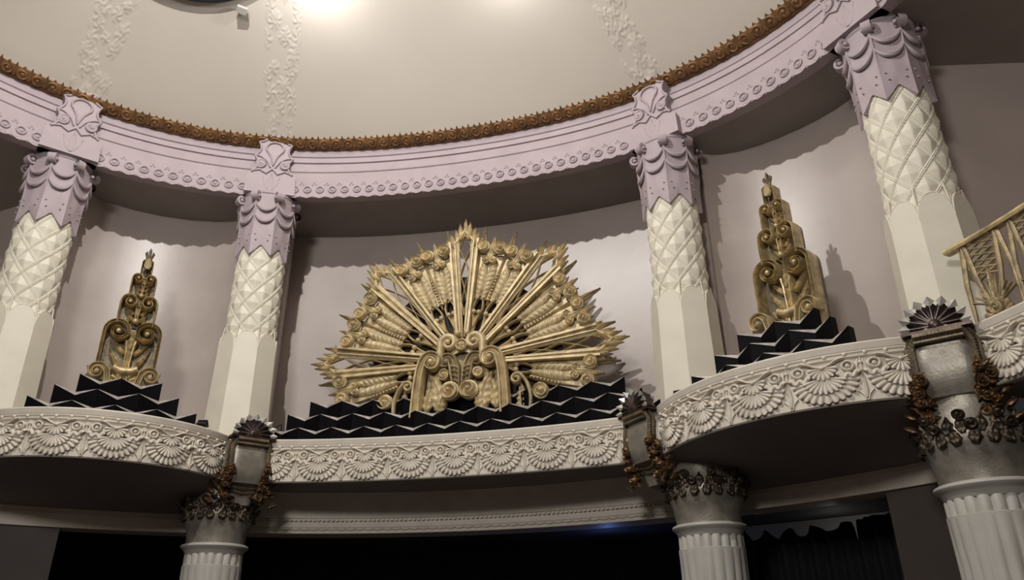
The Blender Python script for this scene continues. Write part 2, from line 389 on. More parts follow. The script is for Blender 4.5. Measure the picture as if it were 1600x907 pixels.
def capital():
    mb = MB(); n, m = 192, 40; A = np.zeros((n, m + 1, 3))
    for i in range(n):
        f = (i / n * 8) % 1.; a = -pi / 2 - pi / 8 + 2 * pi * i / n; d = abs(f - .5) * 2     # d: 1 on the ribs, 0 mid-facet
        zb = 2.985 - .14 * max(0, (d - .1) / .9) + .03 * (1 - d) 
        for j in range(m):
            t = j / (m - 1.); z = zb + (3.95 - zb) * t
            R = .385 + .03 * t * t + .03 * d ** 3 + .012 * d * (1 - t)
            if t < .45: R += .018 * (1 - abs(f - .5) * 2) * sin(pi * t / .45)
            A[i, j + 1] = (R * cos(a), R * sin(a), z)
        A[i, 0] = (.34 * cos(a), .34 * sin(a), zb + .01)
    mb.grid(A, cu=True)
    for k in range(8):
        for (z, sag, rr) in ((3.78, .15, .432), (3.58, .155, .425)):
            P, W = [], []
            for s in np.linspace(-1, 1, 15):
                a = -pi / 2 - pi / 8 + 2 * pi * (k + .5 + s * .5) / 8; r = rr - .02 * (1 - s * s) * .5 + .012
                P.append((r * cos(a), r * sin(a), z - sag * (1 - abs(s) ** 2.2))); W.append(.008 + .026 * (1 - s * s))
            mb.tube(P, W, 7)
        a = -pi / 2 - pi / 8 + 2 * pi * k / 8
        mb.tube([((.41 + .03 * t * t) * cos(a), (.41 + .03 * t * t) * sin(a), 2.86 + 1.0 * t) for t in np.linspace(0, 1, 8)], np.linspace(.006, .022, 8), 6)
        for (u, z) in ((-.07, 3.1), (.07, 3.1), (-.05, 3.2), (.05, 3.2)):
            a2 = a + u / .4; mb.ball((.418 * cos(a2), .418 * sin(a2), z), .012, 6)
    mb.lathe([(.0, 3.93), (.40, 3.93), (.43, 3.96), (.43, 4.0), (.0, 4.0)], 48, False)
    return mb
def cap_volute():
    mb = MB(front)                                                  # a curled tongue seen from the side, thickness across u
    def f(P): return np.c_[P[:, 2], -P[:, 0], P[:, 1]]
    mb.m = f                                                        # (u outward, v up, w across)
    for w in (-.055,):
        pth = np.vstack([[(.36, -.2), (.40, -.08), (.455, .0)], spiral((.455, -.055), .075, .018, 70, -1.35, 24)])
        mb.ribbon(pth, np.linspace(.045, .02, len(pth)), w, .11, 'flat')
    mb.ball((.455, -.055, .05), .03, 8); mb.ball((.455, -.055, -.05), .03, 8)
    return mb
COLS = {'D': (50.25, 7.422), 'C': (25.9, 7.293), 'B': (-26.65, 7.293), 'A': (-50.2, 7.422)}
lab = {'D': 'cream lattice column with lilac capital standing against the gold balustrade', 'C': 'cream lattice column, second counting from the gold balustrade, with lilac capital',
       'B': 'cream lattice column, third counting from the gold balustrade, with lilac capital', 'A': 'cream lattice column, fourth counting from the gold balustrade, with lilac capital'}
proto = None
for k in 'CBDA':
    t, R = COLS[k]; x, y = polar(R * float(shp(t)), t)
    root = thing('lattice_column', lab[k], 'column', (x, y, ZB), -RD(t), 'cream lattice columns of the upper tier')
    if proto is None:
        proto = root
        parts = [col_base().build('octagonal_base', M['cream'], root, angle=20), col_arch().build('arch_moulding', M['cream'], root, angle=50), col_shaft().build('lattice_shaft', M['cream'], root, angle=30)]
        cp = capital().build('capital', M['lilac'], root, angle=32); cp['label'] = 'lilac capital with swags'; parts.append(cp)
        for o in parts: o.location.z = -ZB
        v0 = None
        for q in range(8):
            if v0 is None: v0 = vo = cap_volute().build('volute', M['lilac'], cp, angle=40)
            else: vo = v0.copy(); COL.objects.link(vo); vo.parent = cp
            vo.location = (0, 0, 3.93); vo.rotation_euler = (0, 0, pi / 8 + q * pi / 4)
    else:
        for ch in proto.children: dup(ch, root)

# ------------------------------------------------------------------ balcony fronts
class Arc:
    def __init__(s, c, r, a0, a1, inward): s.c, s.r, s.a0, s.a1, s.i = c, r, a0, a1, inward; s.L = abs(RD(a1 - a0)) * r
    def map(s, s0=0.):
        def f(P):
            out = np.zeros_like(P)
            for k, (u, v, w) in enumerate(P):
                a = RD(s.a0) + (u + s0) / s.L * RD(s.a1 - s.a0); r = s.r + (w if s.i else -w)
                out[k] = (s.c[0] + r * cos(a), s.c[1] + r * sin(a), v)
            return out
        return f
class Ring:
    def __init__(s, R, t0, t1): s.R, s.t0, s.t1 = R, t0, t1; s.L = R * RD(t1 - t0)
    def map(s, s0=0.):
        def f(P):
            out = np.zeros_like(P)
            for k, (u, v, w) in enumerate(P): out[k] = RP(s.R - w, s.t0 + math.degrees((u + s0) / s.R), v)
            return out
        return f
ZT, ZL = -.08, -.665
def fan_motif(mb, p):
    h = p / .68
    mb.fan((0, -.405), .31 * h, .25, 13, .004, .045, 183, 357, .1, .09, 6, 6)
    mb.fan((0, -.40), .20 * h, .165, 11, .035, .035, 186, 354, .1, .14, 5, 6)
    mb.fan((0, -.30), .135 * h, .125, 9, .03, .045, 175, 365, .1, .12, 5, 6)
    mb.ball((0, -.30, .05), .022, 8)
    for sg in (-1, 1):
        mb.ribbon(smooth_path([(sg * .20 * h, -.225), (sg * .13 * h, -.235), (sg * .07 * h, -.275), (0, -.30)], 14), np.linspace(.02, .032, 14), .01, .05)
        a = np.linspace(0, 2 * pi, 15); cx = sg * .225 * h
        mb.ribbon(np.c_[cx + .05 * h * np.cos(a), -.305 + .044 * np.sin(a)], .03, 0, .05); mb.ball((cx, -.305, .02), .025, 8)
        x0 = sg * .315 * h; x1 = sg * .12 * h; t = np.linspace(0, 1, 22)
        mb.ribbon(np.c_[x0 + (x1 - x0) * t, -.385 + .02 * np.sin(t * 5 * pi) + .0 * t - .02 * np.sin(pi * t)], .05, .0, .06)
        mb.ribbon(smooth_path([(sg * .32 * h, -.245), (sg * .30 * h, -.33), (sg * .31 * h, -.38)], 10), .02, 0, .025)
        mb.ribbon(smooth_path([(sg * .33 * h, -.655), (sg * .315 * h, -.60), (sg * .27 * h, -.555)], 10), .014, 0, .02)
def balcony(name, label, curve, nm, skip=(), group='carved balcony fronts'):
    n = 90; root = thing(name, label, 'balcony', (0, 0, 0), 0, group)
    mid = curve.map()(np.array([[curve.L / 2, ZL, 0.]]))[0]; root.location = tuple(mid)
    def rel(s0=0.):
        g = curve.map(s0); return lambda P: g(P) - mid
    mb = MB(rel())
    us = np.linspace(0, curve.L, n)
    prof = [(-.10, -.668), (-.05, -.67), (-.012, -.67), (.0, -.655), (.0, -.235), (.012, -.232), (.03, -.22), (.03, -.205), (.012, -.20), (.012, -.185), (.03, -.18), (.03, -.165), (.035, -.16), (.05, -.10), (.045, -.085), (.03, -.08), (-.10, -.08)]
    mb.grid(np.array([[(u, z, w) for (w, z) in prof] for u in us]), cv=True)
    m_ = len(prof); mb.F += [tuple(mb.n - n * m_ + k for k in range(m_)), tuple(mb.n - 1 - k for k in range(m_))]
    mb.build('parapet', M['balc'], root, angle=25)
    p = curve.L / nm
    nb = int(nm * 3.9); b0 = None
    for i in range(nb):
        q = rel()(np.array([[(i + .5) * curve.L / nb, -.192, .026]]))[0]
        if b0 is None: mb = MB(); mb.ball((0, 0, 0), .021, 8); b0 = b = mb.build('bead', M['balc'], root, angle=60)
        else: b = b0.copy(); COL.objects.link(b); b.parent = root
        b.location = q
    mesh = None
    for i in range(nm):
        mb = MB(rel((i + .5) * p)); fan_motif(mb, p); mb.build('shell_motif', M['balc'], root, angle=55)
    for i in range(nm + 1):
        mb = MB(rel(i * p)); mb.leaf((0, -.63), 90, .28, .05, .0, .025, 12, 7, 2, .1); mb.ball((0, -.28, .01), .024, 7); mb.ribbon(np.array([(0, -.36), (0, -.30), (0, -.235)]), .02, 0, .025)
        mb.build('pendant_motif', M['balc'], root, angle=55)
    return root
cR, rR = (5.2447, 6.8955), 2.585; cL, rL = (-4.8739, 5.9817), 1.79
def ang(c, x, y): return math.degrees(atan2(y - c[1], x - c[0]))
aR0, aR1 = ang(cR, 2.80, 6.12), ang(cR, 5.45, 4.30)
aL0, aL1 = ang(cL, -5.15, 4.21), ang(cL, -3.10, 6.05)
aR0 = aR0 + 360 if aR0 < 0 else aR0; aR1 = aR1 + 360 if aR1 < 0 else aR1
aL1 = aL1 + 360 if aL1 < -180 else aL1
if aL1 > 180 - 1: pass
if aL1 > 0 and aL1 > 90 : aL1 -= 360 if aL1 > 180 else 0
arcR = Arc(cR, rR, aR0, aR1, True); arcL = Arc(cL, rL, aL0, aL1, True)
cen = Ring(6.9, -24.6, 24.6); far = Ring(6.93, 53.6, 96.)
balcony('balcony_front', 'concave cream balcony front carved with shells, beneath the gilded sunburst', cen, 9)
balcony('balcony_front', 'cream shell-carved balcony front bulging out under the gilded finial near the gold balustrade', arcR, 5)
balcony('balcony_front', 'cream shell-carved balcony front bulging out under the gilded finial away from the balustrade', arcL, 5)
balcony('balcony_front', 'cream shell-carved balcony front carrying the gold balustrade', far, 8)

# balcony floors and soffits
def arcpts(a, n): return [(a.c[0] + a.r * cos(RD(t)), a.c[1] + a.r * sin(RD(t))) for t in np.linspace(a.a0, a.a1, n)]
def slab(name, inner, outer, zi, zo, m, thick=.05, rows=10, bow=.0):
    mb = MB(); I = np.array(inner); O = np.array(outer); A = np.zeros((len(I), rows, 3))
    for j in range(rows):
        t = j / (rows - 1.); A[:, j, :2] = I + (O - I) * t; A[:, j, 2] = zi + (zo - zi) * t - bow * sin(pi * t)
    B = A.copy(); B[:, :, 2] += thick; mb.grid(A); mb.grid(B[:, ::-1])
    return struct(mb.build(name, m, angle=60))
out = lambda a0, a1, R, n: [polar(R, t) for t in np.linspace(a0, a1, n)]
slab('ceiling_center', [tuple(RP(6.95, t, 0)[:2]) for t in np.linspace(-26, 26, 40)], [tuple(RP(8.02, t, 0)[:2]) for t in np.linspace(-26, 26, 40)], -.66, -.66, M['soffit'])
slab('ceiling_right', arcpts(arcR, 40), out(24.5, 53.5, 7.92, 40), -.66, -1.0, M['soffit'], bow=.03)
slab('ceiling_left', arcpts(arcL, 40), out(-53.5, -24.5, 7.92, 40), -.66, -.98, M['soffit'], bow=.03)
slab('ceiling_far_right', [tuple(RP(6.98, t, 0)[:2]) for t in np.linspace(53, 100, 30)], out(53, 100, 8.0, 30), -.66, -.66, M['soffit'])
slab('floor_upper', arcpts(arcL, 40), out(-54, -24.5, 8.5, 40), ZB - .05, ZB - .05, M['balc'])
slab('floor_upper', arcpts(arcR, 40), out(24.5, 54, 8.5, 40), ZB - .05, ZB - .05, M['balc'])
slab('floor_upper', [tuple(RP(6.95, t, 0)[:2]) for t in np.linspace(-26, 26, 40)], out(-26, 26, 8.6, 40), ZB - .05, ZB - .05, M['balc'])
slab('floor_upper', [tuple(RP(6.98, t, 0)[:2]) for t in np.linspace(53, 100, 30)], out(53, 100, 11.0, 30), ZB - .05, ZB - .05, M['balc'])

struct(ring([(7.1, -.668), (6.94, -.67), (6.93, -.655), (6.93, -.235), (6.90, -.22), (6.90, -.165), (6.88, -.10), (6.90, -.08), (7.1, -.08)], -100, -54.5, 60).build('trim_3', M['balc'], angle=25))
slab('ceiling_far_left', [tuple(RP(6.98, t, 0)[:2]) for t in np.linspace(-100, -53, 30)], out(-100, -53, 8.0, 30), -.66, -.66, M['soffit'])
slab('floor_upper', [tuple(RP(6.98, t, 0)[:2]) for t in np.linspace(-100, -53, 30)], out(-100, -53, 11.0, 30), ZB - .05, ZB - .05, M['balc'])

# beam under the balconies with two fine mouldings
bprof = [(8.3, -.5), (7.86, -.5), (7.66, -.64), (7.72, -.70), (7.80, -.80), (7.83, -.93), (7.83, -1.0), (7.85, -1.005), (7.85, -1.03), (7.845, -1.05), (7.845, -1.13), (7.86, -1.135), (7.86, -1.16), (7.85, -1.17), (7.85, -1.215), (7.9, -1.22), (8.3, -1.22)]
A = lambda R, z, t: np.array([*polar(R, t), z])
def beam(name, prof, t0, t1, n=120, off=None):
    mb = MB(); mb.grid(np.array([[A(R + (off(t) if off else 0), z, t) for (R, z) in prof] for t in np.linspace(t0, t1, n)])); return struct(mb.build(name, M['balc'], angle=30))
bc = beam('beam_center', bprof, -27.5, 27.5)
mb = MB()
for k in range(-27, 28):
    t = k * .98; P = []
    for i in range(7): a = i / 6.; P.append(A(7.838, -1.148 - .02 * sin(pi * a), t + (a - .5) * .98))
    mb.tube(P, .010, 5)
    for q in (0, .49): mb.add([A(7.84, -1.02, t + q - .15), A(7.84, -1.02, t + q + .15), A(7.84, -1.045, t + q + .15), A(7.84, -1.045, t + q - .15), A(7.81, -1.02, t + q - .15), A(7.81, -1.02, t + q + .15), A(7.81, -1.045, t + q + .15), A(7.81, -1.045, t + q - .15)], [(4, 5, 6, 7), (0, 1, 5, 4), (3, 2, 6, 7), (0, 4, 7, 3), (1, 2, 6, 5)])
mb.build('drop_moulding', M['balc'], bc, angle=50)
sprof = [(8.3, -.9), (7.90, -.96), (7.89, -1.04), (7.87, -1.045), (7.87, -1.06), (7.89, -1.07), (7.89, -1.225), (7.92, -1.23), (8.3, -1.23)]
beam('beam_right', sprof, 27.5, 56); beam('beam_left', sprof, -56, -27.5); beam('beam_far_right', bprof, 56, 110); beam('beam_far_left', bprof, -110, -56)

# lower storey: dark room behind the columns
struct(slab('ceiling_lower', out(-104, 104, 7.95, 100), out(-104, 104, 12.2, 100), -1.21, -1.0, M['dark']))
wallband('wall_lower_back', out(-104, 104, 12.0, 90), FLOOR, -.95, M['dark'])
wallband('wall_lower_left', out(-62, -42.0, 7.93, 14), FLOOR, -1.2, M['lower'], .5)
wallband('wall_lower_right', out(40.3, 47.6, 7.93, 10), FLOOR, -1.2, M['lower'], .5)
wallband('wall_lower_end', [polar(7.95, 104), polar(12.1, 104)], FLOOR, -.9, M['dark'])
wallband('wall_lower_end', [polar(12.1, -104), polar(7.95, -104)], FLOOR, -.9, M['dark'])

# ------------------------------------------------------------------ lower columns with silver console capitals
def lower_shaft():
    mb = MB(); n, per = 20, 8; rows = []
    zs = [FLOOR, -3.2, -2.2, -1.755, -1.75, -1.735, -1.73, -1.60, -1.575]
    for z in zs:
        row = []
        for i in range(n * per):
            f = (i % per) / per; a = 2 * pi * i / (n * per); R = .345 + .006 * (-1.6 - z)
            h = .03 * abs(sin(pi * f)) ** .8
            if -1.756 < z < -1.731: h = .036
            if z > -1.59: h *= .3
            row.append(((R + h) * cos(a), (R + h) * sin(a), z))
        rows.append(row)
    mb.grid(np.array(rows), cv=True); return mb
def lower_ring():
    mb = MB(); mb.lathe([(.36, -1.60), (.375, -1.575), (.385, -1.55), (.40, -1.53), (.425, -1.515), (.435, -1.495), (.43, -1.475), (.41, -1.465), (.39, -1.46), (.2, -1.455)], 56, False); return mb
def lower_bell():
    mb = MB(); mb.lathe([(.2, -1.47), (.375, -1.47), (.38, -1.40), (.40, -1.28), (.44, -1.16), (.47, -1.06), (.44, -1.0), (.40, -.94), (.38, -.80), (.38, -.64), (.1, -.64)], 56, False); return mb
def acanthus():
    mb = MB(); rg = random.Random(5)
    for row, (nl, zb, hh, r0) in enumerate(((20, -1.17, .17, .435), (20, -1.08, .17, .43))):
        for k in range(nl):
            a = 2 * pi * (k + .5 * row) / nl
            def f(P, a=a, zb=zb, r0=r0):
                out = np.zeros_like(P)
                for i, (u, v, w) in enumerate(P):
                    t = (v - zb) / .24; r = r0 + w + .075 * max(0, t) ** 3; b = a + u / .45; out[i] = (r * cos(b), r * sin(b), v - .05 * max(0, t - .75))
                return out
            mb.m = f
            mb.leaf((0, zb), 90 + rg.uniform(-12, 12), hh, .15, .0, .05, 14, 7, 3, .35)
            if k % 2 == row % 2: mb.coil((.0, zb + hh * .95), .05, .03, .04, 1.3, 1, rg.uniform(0, 6), 7, 14)
    return mb
def console_profile(t):                                             # t 0 bottom .. 1 top -> (forward, z, half width)
    z = -.98 + .86 * t
    w = .10 + .22 * t + .11 * sin(pi * min(1, t * 1.15)) * (t > .3) * .9
    return w, z, .20 + .12 * min(1, t / .55) ** .8 - .075 * max(0, (t - .86) / .14)
def console(s):
    """bracket under the shell: shield shaped face that swells forward"""
    mb = MB(front); n, m = 30, 13; A = np.zeros((n, m + 2, 3))
    for i in range(n):
        t = i / (n - 1.); w, z, hw = console_profile(t)
        for j in range(m):
            c = -1 + 2 * j / (m - 1.)
            A[i, j + 1] = (hw * c, z, w - .14 * max(0, abs(c) - .62) / .38 )
        A[i, 0] = (-hw, z, -.28); A[i, -1] = (hw, z, -.28)
    mb.grid(A, cv=True); mb.F += [tuple(mb.n - 1 - k for k in range(m + 2)), tuple(mb.n - n * (m + 2) + k for k in range(m + 2))]
    return mb
def console_frame():
    mb = MB(front)
    for sg in (-1, 1):
        P, Wd = [], []
        for i in range(26):
            t = .55 + .45 * i / 25; w, z, hw = console_profile(t); P.append((sg * hw * .78, z, w - .015))
        def tubes(P, off, r): mb.tube([(p[0] + sg * off, p[1], p[2] - abs(off) * .5) for p in P], r, 6)
        tubes(P, 0, .032); tubes(P, .05, .02)
        for i in range(3, 25, 2): mb.ball((P[i][0] + sg * .022, P[i][1], P[i][2] + .004), .016, 6)
    w, z, hw = console_profile(1.); w2, z2, hw2 = console_profile(.93)
    for d, r in ((0, .034), (-.06, .022)): mb.tube([(x, z - .02 + d, w + .01) for x in np.linspace(-hw * .85, hw * .85, 7)], r, 6)
    w, z, hw = console_profile(.2); mb.ribbon(np.array([(-.18, z + .06), (0, z + .03), (.18, z + .06)]), .06, w - .02, .05); mb.ribbon(np.array([(-.2, z), (0, z - .03), (.2, z)]), .05, w - .04, .05)
    return mb
def flower_cluster(sg, seed):
    mb = MB(front); rg = random.Random(seed)
    for i in range(9):
        t = i / 8.; z = -.52 - .36 * t; x = sg * (.27 - .03 * t + rg.uniform(-.05, .06)); w = .27 - .12 * t + rg.uniform(-.03, .04)
        mb.coil((x, z), rg.uniform(.045, .065), w, .07, 1.5, sg, rg.uniform(0, 6), 8, 18)
        mb.leaf((x, z), rg.uniform(0, 360), .13, .08, w - .02, .04, 8, 5, 3, .3)
        mb.leaf((x, z), rg.uniform(0, 360), .12, .07, w - .0, .04, 8, 5, 3, .3)
    for i in range(5):
        z = -.5 - .12 * i; a = sg * (.30 + .02 * i)
        mb.leaf((a, z), 90 - sg * 60, .14, .08, .12, .05, 8, 5, 3, .3)
    return mb
def shell_fan():
    mb = MB(front); n = 9; V = []; A = np.zeros((2 * n + 1, 3, 3))
    for i in range(2 * n + 1):
        a = RD(192 - 204 * i / (2 * n)); out_ = i % 2
        A[i, 0] = (.055 * cos(a), .055 * sin(a), .16); r = .285 if out_ else .235
        A[i, 1] = (r * cos(a), r * sin(a) * .88, .10 + (.075 if out_ else .0)); A[i, 2] = (r * .93 * cos(a), r * .93 * sin(a) * .88, .0)
    mb.grid(A); return mb
def shell_points():
    mb = MB(front)
    for i in (0, 1, 2, 3, 4, 5, 6, 7, 8):
        a = RD(180.7 - 22.67 * i); c, s = cos(a), sin(a)
        L, Wd = .31, .05 
        p = np.array([[c * .20, s * .20 * .88, .165], [c * .265 - s * Wd, (s * .265 + c * Wd) * .88, .15], [c * L, s * L * .88, .20], [c * .265 + s * Wd, (s * .265 - c * Wd) * .88, .15], [c * .25, s * .25 * .88, .10]])
        mb.add(p, [(0, 1, 2), (0, 2, 3), (4, 2, 1), (4, 3, 2)])
    return mb
def shell_boss():
    mb = MB(front); mb.ball((0, .0, .13), .075, 12, (1, 1, .6)); mb.box((0, -.045, .06), (.60, .03, .22)); return mb
LOW = {'B': ((-3.30, 6.48), (-2.96, 6.33), -26.65 - 22, 1), 'C': ((3.22, 6.46), (2.70, 6.42), 25.9 + 24, -1), 'D': ((5.62, 4.52), (5.535, 4.40), 50.25 - 27, 1)}
llab = {'B': 'fluted column with silver console, third counting from the gold balustrade, below the balconies', 'C': 'fluted column with silver console seen side-on, second counting from the gold balustrade',
        'D': 'fluted column with silver console and shell, below the lattice column against the balustrade'}
prL = None
for k in 'DCB':
    (ax, ay), (cx, cy), face, s = LOW[k]
    root = thing('fluted_column', llab[k], 'column', (ax, ay, FLOOR), 0., 'fluted columns carrying the balconies')
    def pos(o, con=False, par=root):
        o.location = (0, 0, -FLOOR)
        if con: o.location = (cx - ax, cy - ay, -FLOOR); o.rotation_euler = (0, 0, -RD(face))
        return o
    if prL is None:
        me = dict(sh=lower_shaft().build('fluted_shaft', M['lowcol'], root, angle=50), ri=lower_ring().build('neck_ring', M['lowcol'], root, angle=40), be=lower_bell().build('bell', M['silver'], root, angle=50),
                  ac=acanthus().build('acanthus_collar', M['rust2'], root, angle=60))
        co_ = console(1).build('console', M['silver'], root, angle=40); fr = console_frame().build('gilded_frame', M['tgold'], co_, angle=50)
        f1 = flower_cluster(-1, 3).build('flower_cluster', M['rust'], root, angle=60); f2 = flower_cluster(1, 8).build('flower_cluster', M['rust'], root, angle=60)
        sh = shell_fan().build('shell_fan', M['shellm'], root, smooth=False); sp = shell_points().build('silver_points', M['bright'], sh, smooth=False); sb = shell_boss().build('shell_boss', M['bronze'], sh, angle=40)
        prL = dict(plain=list(me.values()), con=[co_, f1, f2], sh=sh)
        pl, cn, shh = prL['plain'], prL['con'], sh
    else:
        pl = [dup(o, root) for o in prL['plain']]; cn = [dup(o, root) for o in prL['con']]; shh = dup(prL['sh'], root)
    for o in pl: pos(o)
    for o in cn: pos(o, True)
    pos(shh, True); shh.location.z += -.06
    # shell stands a little forward, over the top of its console
    fx, fy = -sin(RD(face)), -cos(RD(face)); shh.location.x += fx * .18; shh.location.y += fy * .18

# ------------------------------------------------------------------ gilded sunburst
SB = thing('gilded_sunburst', 'large gilded half-round sunburst of carved rays behind the black zigzag screens', 'ornament', (-.06, 7.24, ZB + .03)); SB.scale = (.965, 1, .965)
FZ = 1.12 - ZB
def place(o, deg=90.):
    o.location = (0, 0, FZ); o.rotation_euler = (0, RD(90 - deg), 0); return o
# backing board
mb = MB(front); a = np.linspace(RD(-14), RD(194), 50); mb.prism([(1.55 * cos(t), 1.55 * sin(t)) for t in a] + [(-1.4, -.95), (1.4, -.95)], -.10, -.05); place(mb.build('backing_board', M['back'], SB, smooth=False))
# openwork rays
def ray():
    mb = MB(front); r = np.linspace(.42, 2.12, 24); inner = .008 + .095 * np.clip((r - .55) / 1.55, 0, 1); outer = .03 + .098 * r
    for sg in (-1, 1):
        mid = np.c_[sg * (inner + outer) / 2, r]; mb.ribbon(mid, outer - inner, .06, .07, 'ridge')
        mb.ribbon(np.c_[sg * (inner + (outer - inner) * .45), r], .02, .06, .09, 'flat')
        mb.ribbon(np.c_[sg * (outer + .012), r], .04, .0, .19 if sg > 0 else .16, 'flat')
    nodes = [.80, 1.02, 1.26, 1.52, 1.78, 2.02, 2.28]
    for sg in (-1, 1):
        P = []
        for i in range(49):
            q = .8 + 1.46 * i / 48; f = np.interp(q, nodes, [0, 1, 0, 1, 0, 1, 0]); P.append((sg * f * (.012 + .10 * (q - .55) / 1.55), q))
        mb.ribbon(P, .022, .03, .07)
    return mb
def ray_crown():
    mb = MB(front)
    mb.ribbon([(-.225, 2.04), (-.17, 2.10), (-.085, 2.22), (0, 2.33), (.085, 2.22), (.17, 2.10), (.225, 2.04)], .06, .05, .08)
    for i, x in enumerate((-.24, -.185, -.125, -.065, 0, .065, .125, .185, .24)):
        y = 2.32 - 1.15 * abs(x); mb.leaf((x * .95, y - .10), 90 - x * 75, .37 - .35 * abs(x), .085, .05 + .03 * (i % 2), .07, 14, 7, 2, .06, fat=.9)
    return mb
def spike():
    mb = MB(front); mb.ribbon(np.array([(0, 1.5), (0, 2.05), (0, 2.2), (0, 2.43)]), [.07, .1, .09, .015], -.02, .07, 'ridge'); return mb
def feather():
    mb = MB(front)
    for sg in (-1, 1):
        n, m = 66, 9; A = np.zeros((n, m + 2, 3)); ax_ = .048
        for i in range(n):                                          # smooth lobe with slanting veins
            t = i / (n - 1.); y = 1.08 + .66 * t; hw = .074 * (sin(pi * (.06 + .9 * t)) ** .45) * (.72 + .4 * t)
            for q in range(m):
                c = -1 + 2 * q / (m - 1.); v = .5 + .5 * sin(2 * pi * (8 * t - .4 * sg * c))
                A[i, q + 1] = (sg * (ax_ + .035 * t) + hw * c, y, .08 + .028 * (1 - c * c) + .014 * v * (1 - .6 * c * c))
            A[i, 0] = A[i, 1]; A[i, -1] = A[i, -2]; A[i, 0, 2] = A[i, -1, 2] = .03
        mb.grid(A)
        mb.ribbon(smooth_path([(0, .60), (sg * .03, .76), (sg * .085, .93), (sg * .06, 1.06), (0, 1.17)], 20), .035, .03, .08)
        mb.coil((sg * .058, 1.77), .065, .10, .09, 1.4, sg, 0, 9, 22)
        mb.ball((sg * .042, .86, .10), .042, 10)
        for i in range(9): mb.ball((sg * (.128 + .008 * i), 1.10 + .055 * i, .09), .02, 7)
        mb.ribbon(np.array([(sg * .125, 1.0), (sg * .19, 1.4), (sg * .225, 1.9)]), [.02, .04, .06], .0, .10, 'ridge')
        mb.leaf((sg * .05, 1.88), 90 - sg * 17, .27, .09, .07, .06, 12, 7, 2, .08)
    mb.leaf((0, 1.76), 90, .46, .14, .1, .08, 20, 9, 3, .08)
    mb.prism([(-.11, 1.10), (.11, 1.10), (.21, 1.9), (-.21, 1.9)], .0, .06)
    mb.ribbon(np.array([(0, .5), (0, .7), (0, .82)]), [.06, .05, .03], .02, .08, 'ridge')
    return mb
def fcoil(sg):
    mb = MB(front); mb.coil((sg * .145, 1.985), .108, .12, .13, 2.0, sg, 1.0); return mb
def copyof(o, parent): c = o.copy(); COL.objects.link(c); c.parent = parent; return c
r0 = place(ray().build('ray', M['gold'], SB, angle=35), 90); cr0 = ray_crown().build('ray_crown', M['gold'], r0, angle=50)
for d in (48.5, 131.5, 4.5, 175.5):
    r = place(copyof(r0, SB), d); copyof(cr0, r)
f0 = place(feather().build('feather', M['gold'], SB, angle=45), 76); fl = [fcoil(-1).build('coil', M['gold'], f0, angle=50), fcoil(1).build('coil', M['gold'], f0, angle=50)]
for d in (104, 62, 118, 33.5, 146.5, 19, 161, -9.5, 189.5):
    f = place(copyof(f0, SB), d)
    for c in fl: copyof(c, f)
s0 = place(spike().build('spike', M['dgold'], SB, angle=30), 82)
for d in (98, 69, 111, 56, 124, 41, 139, 26, 154, 11.5, 168.5, -3.5, 183.5): place(copyof(s0, SB), d)
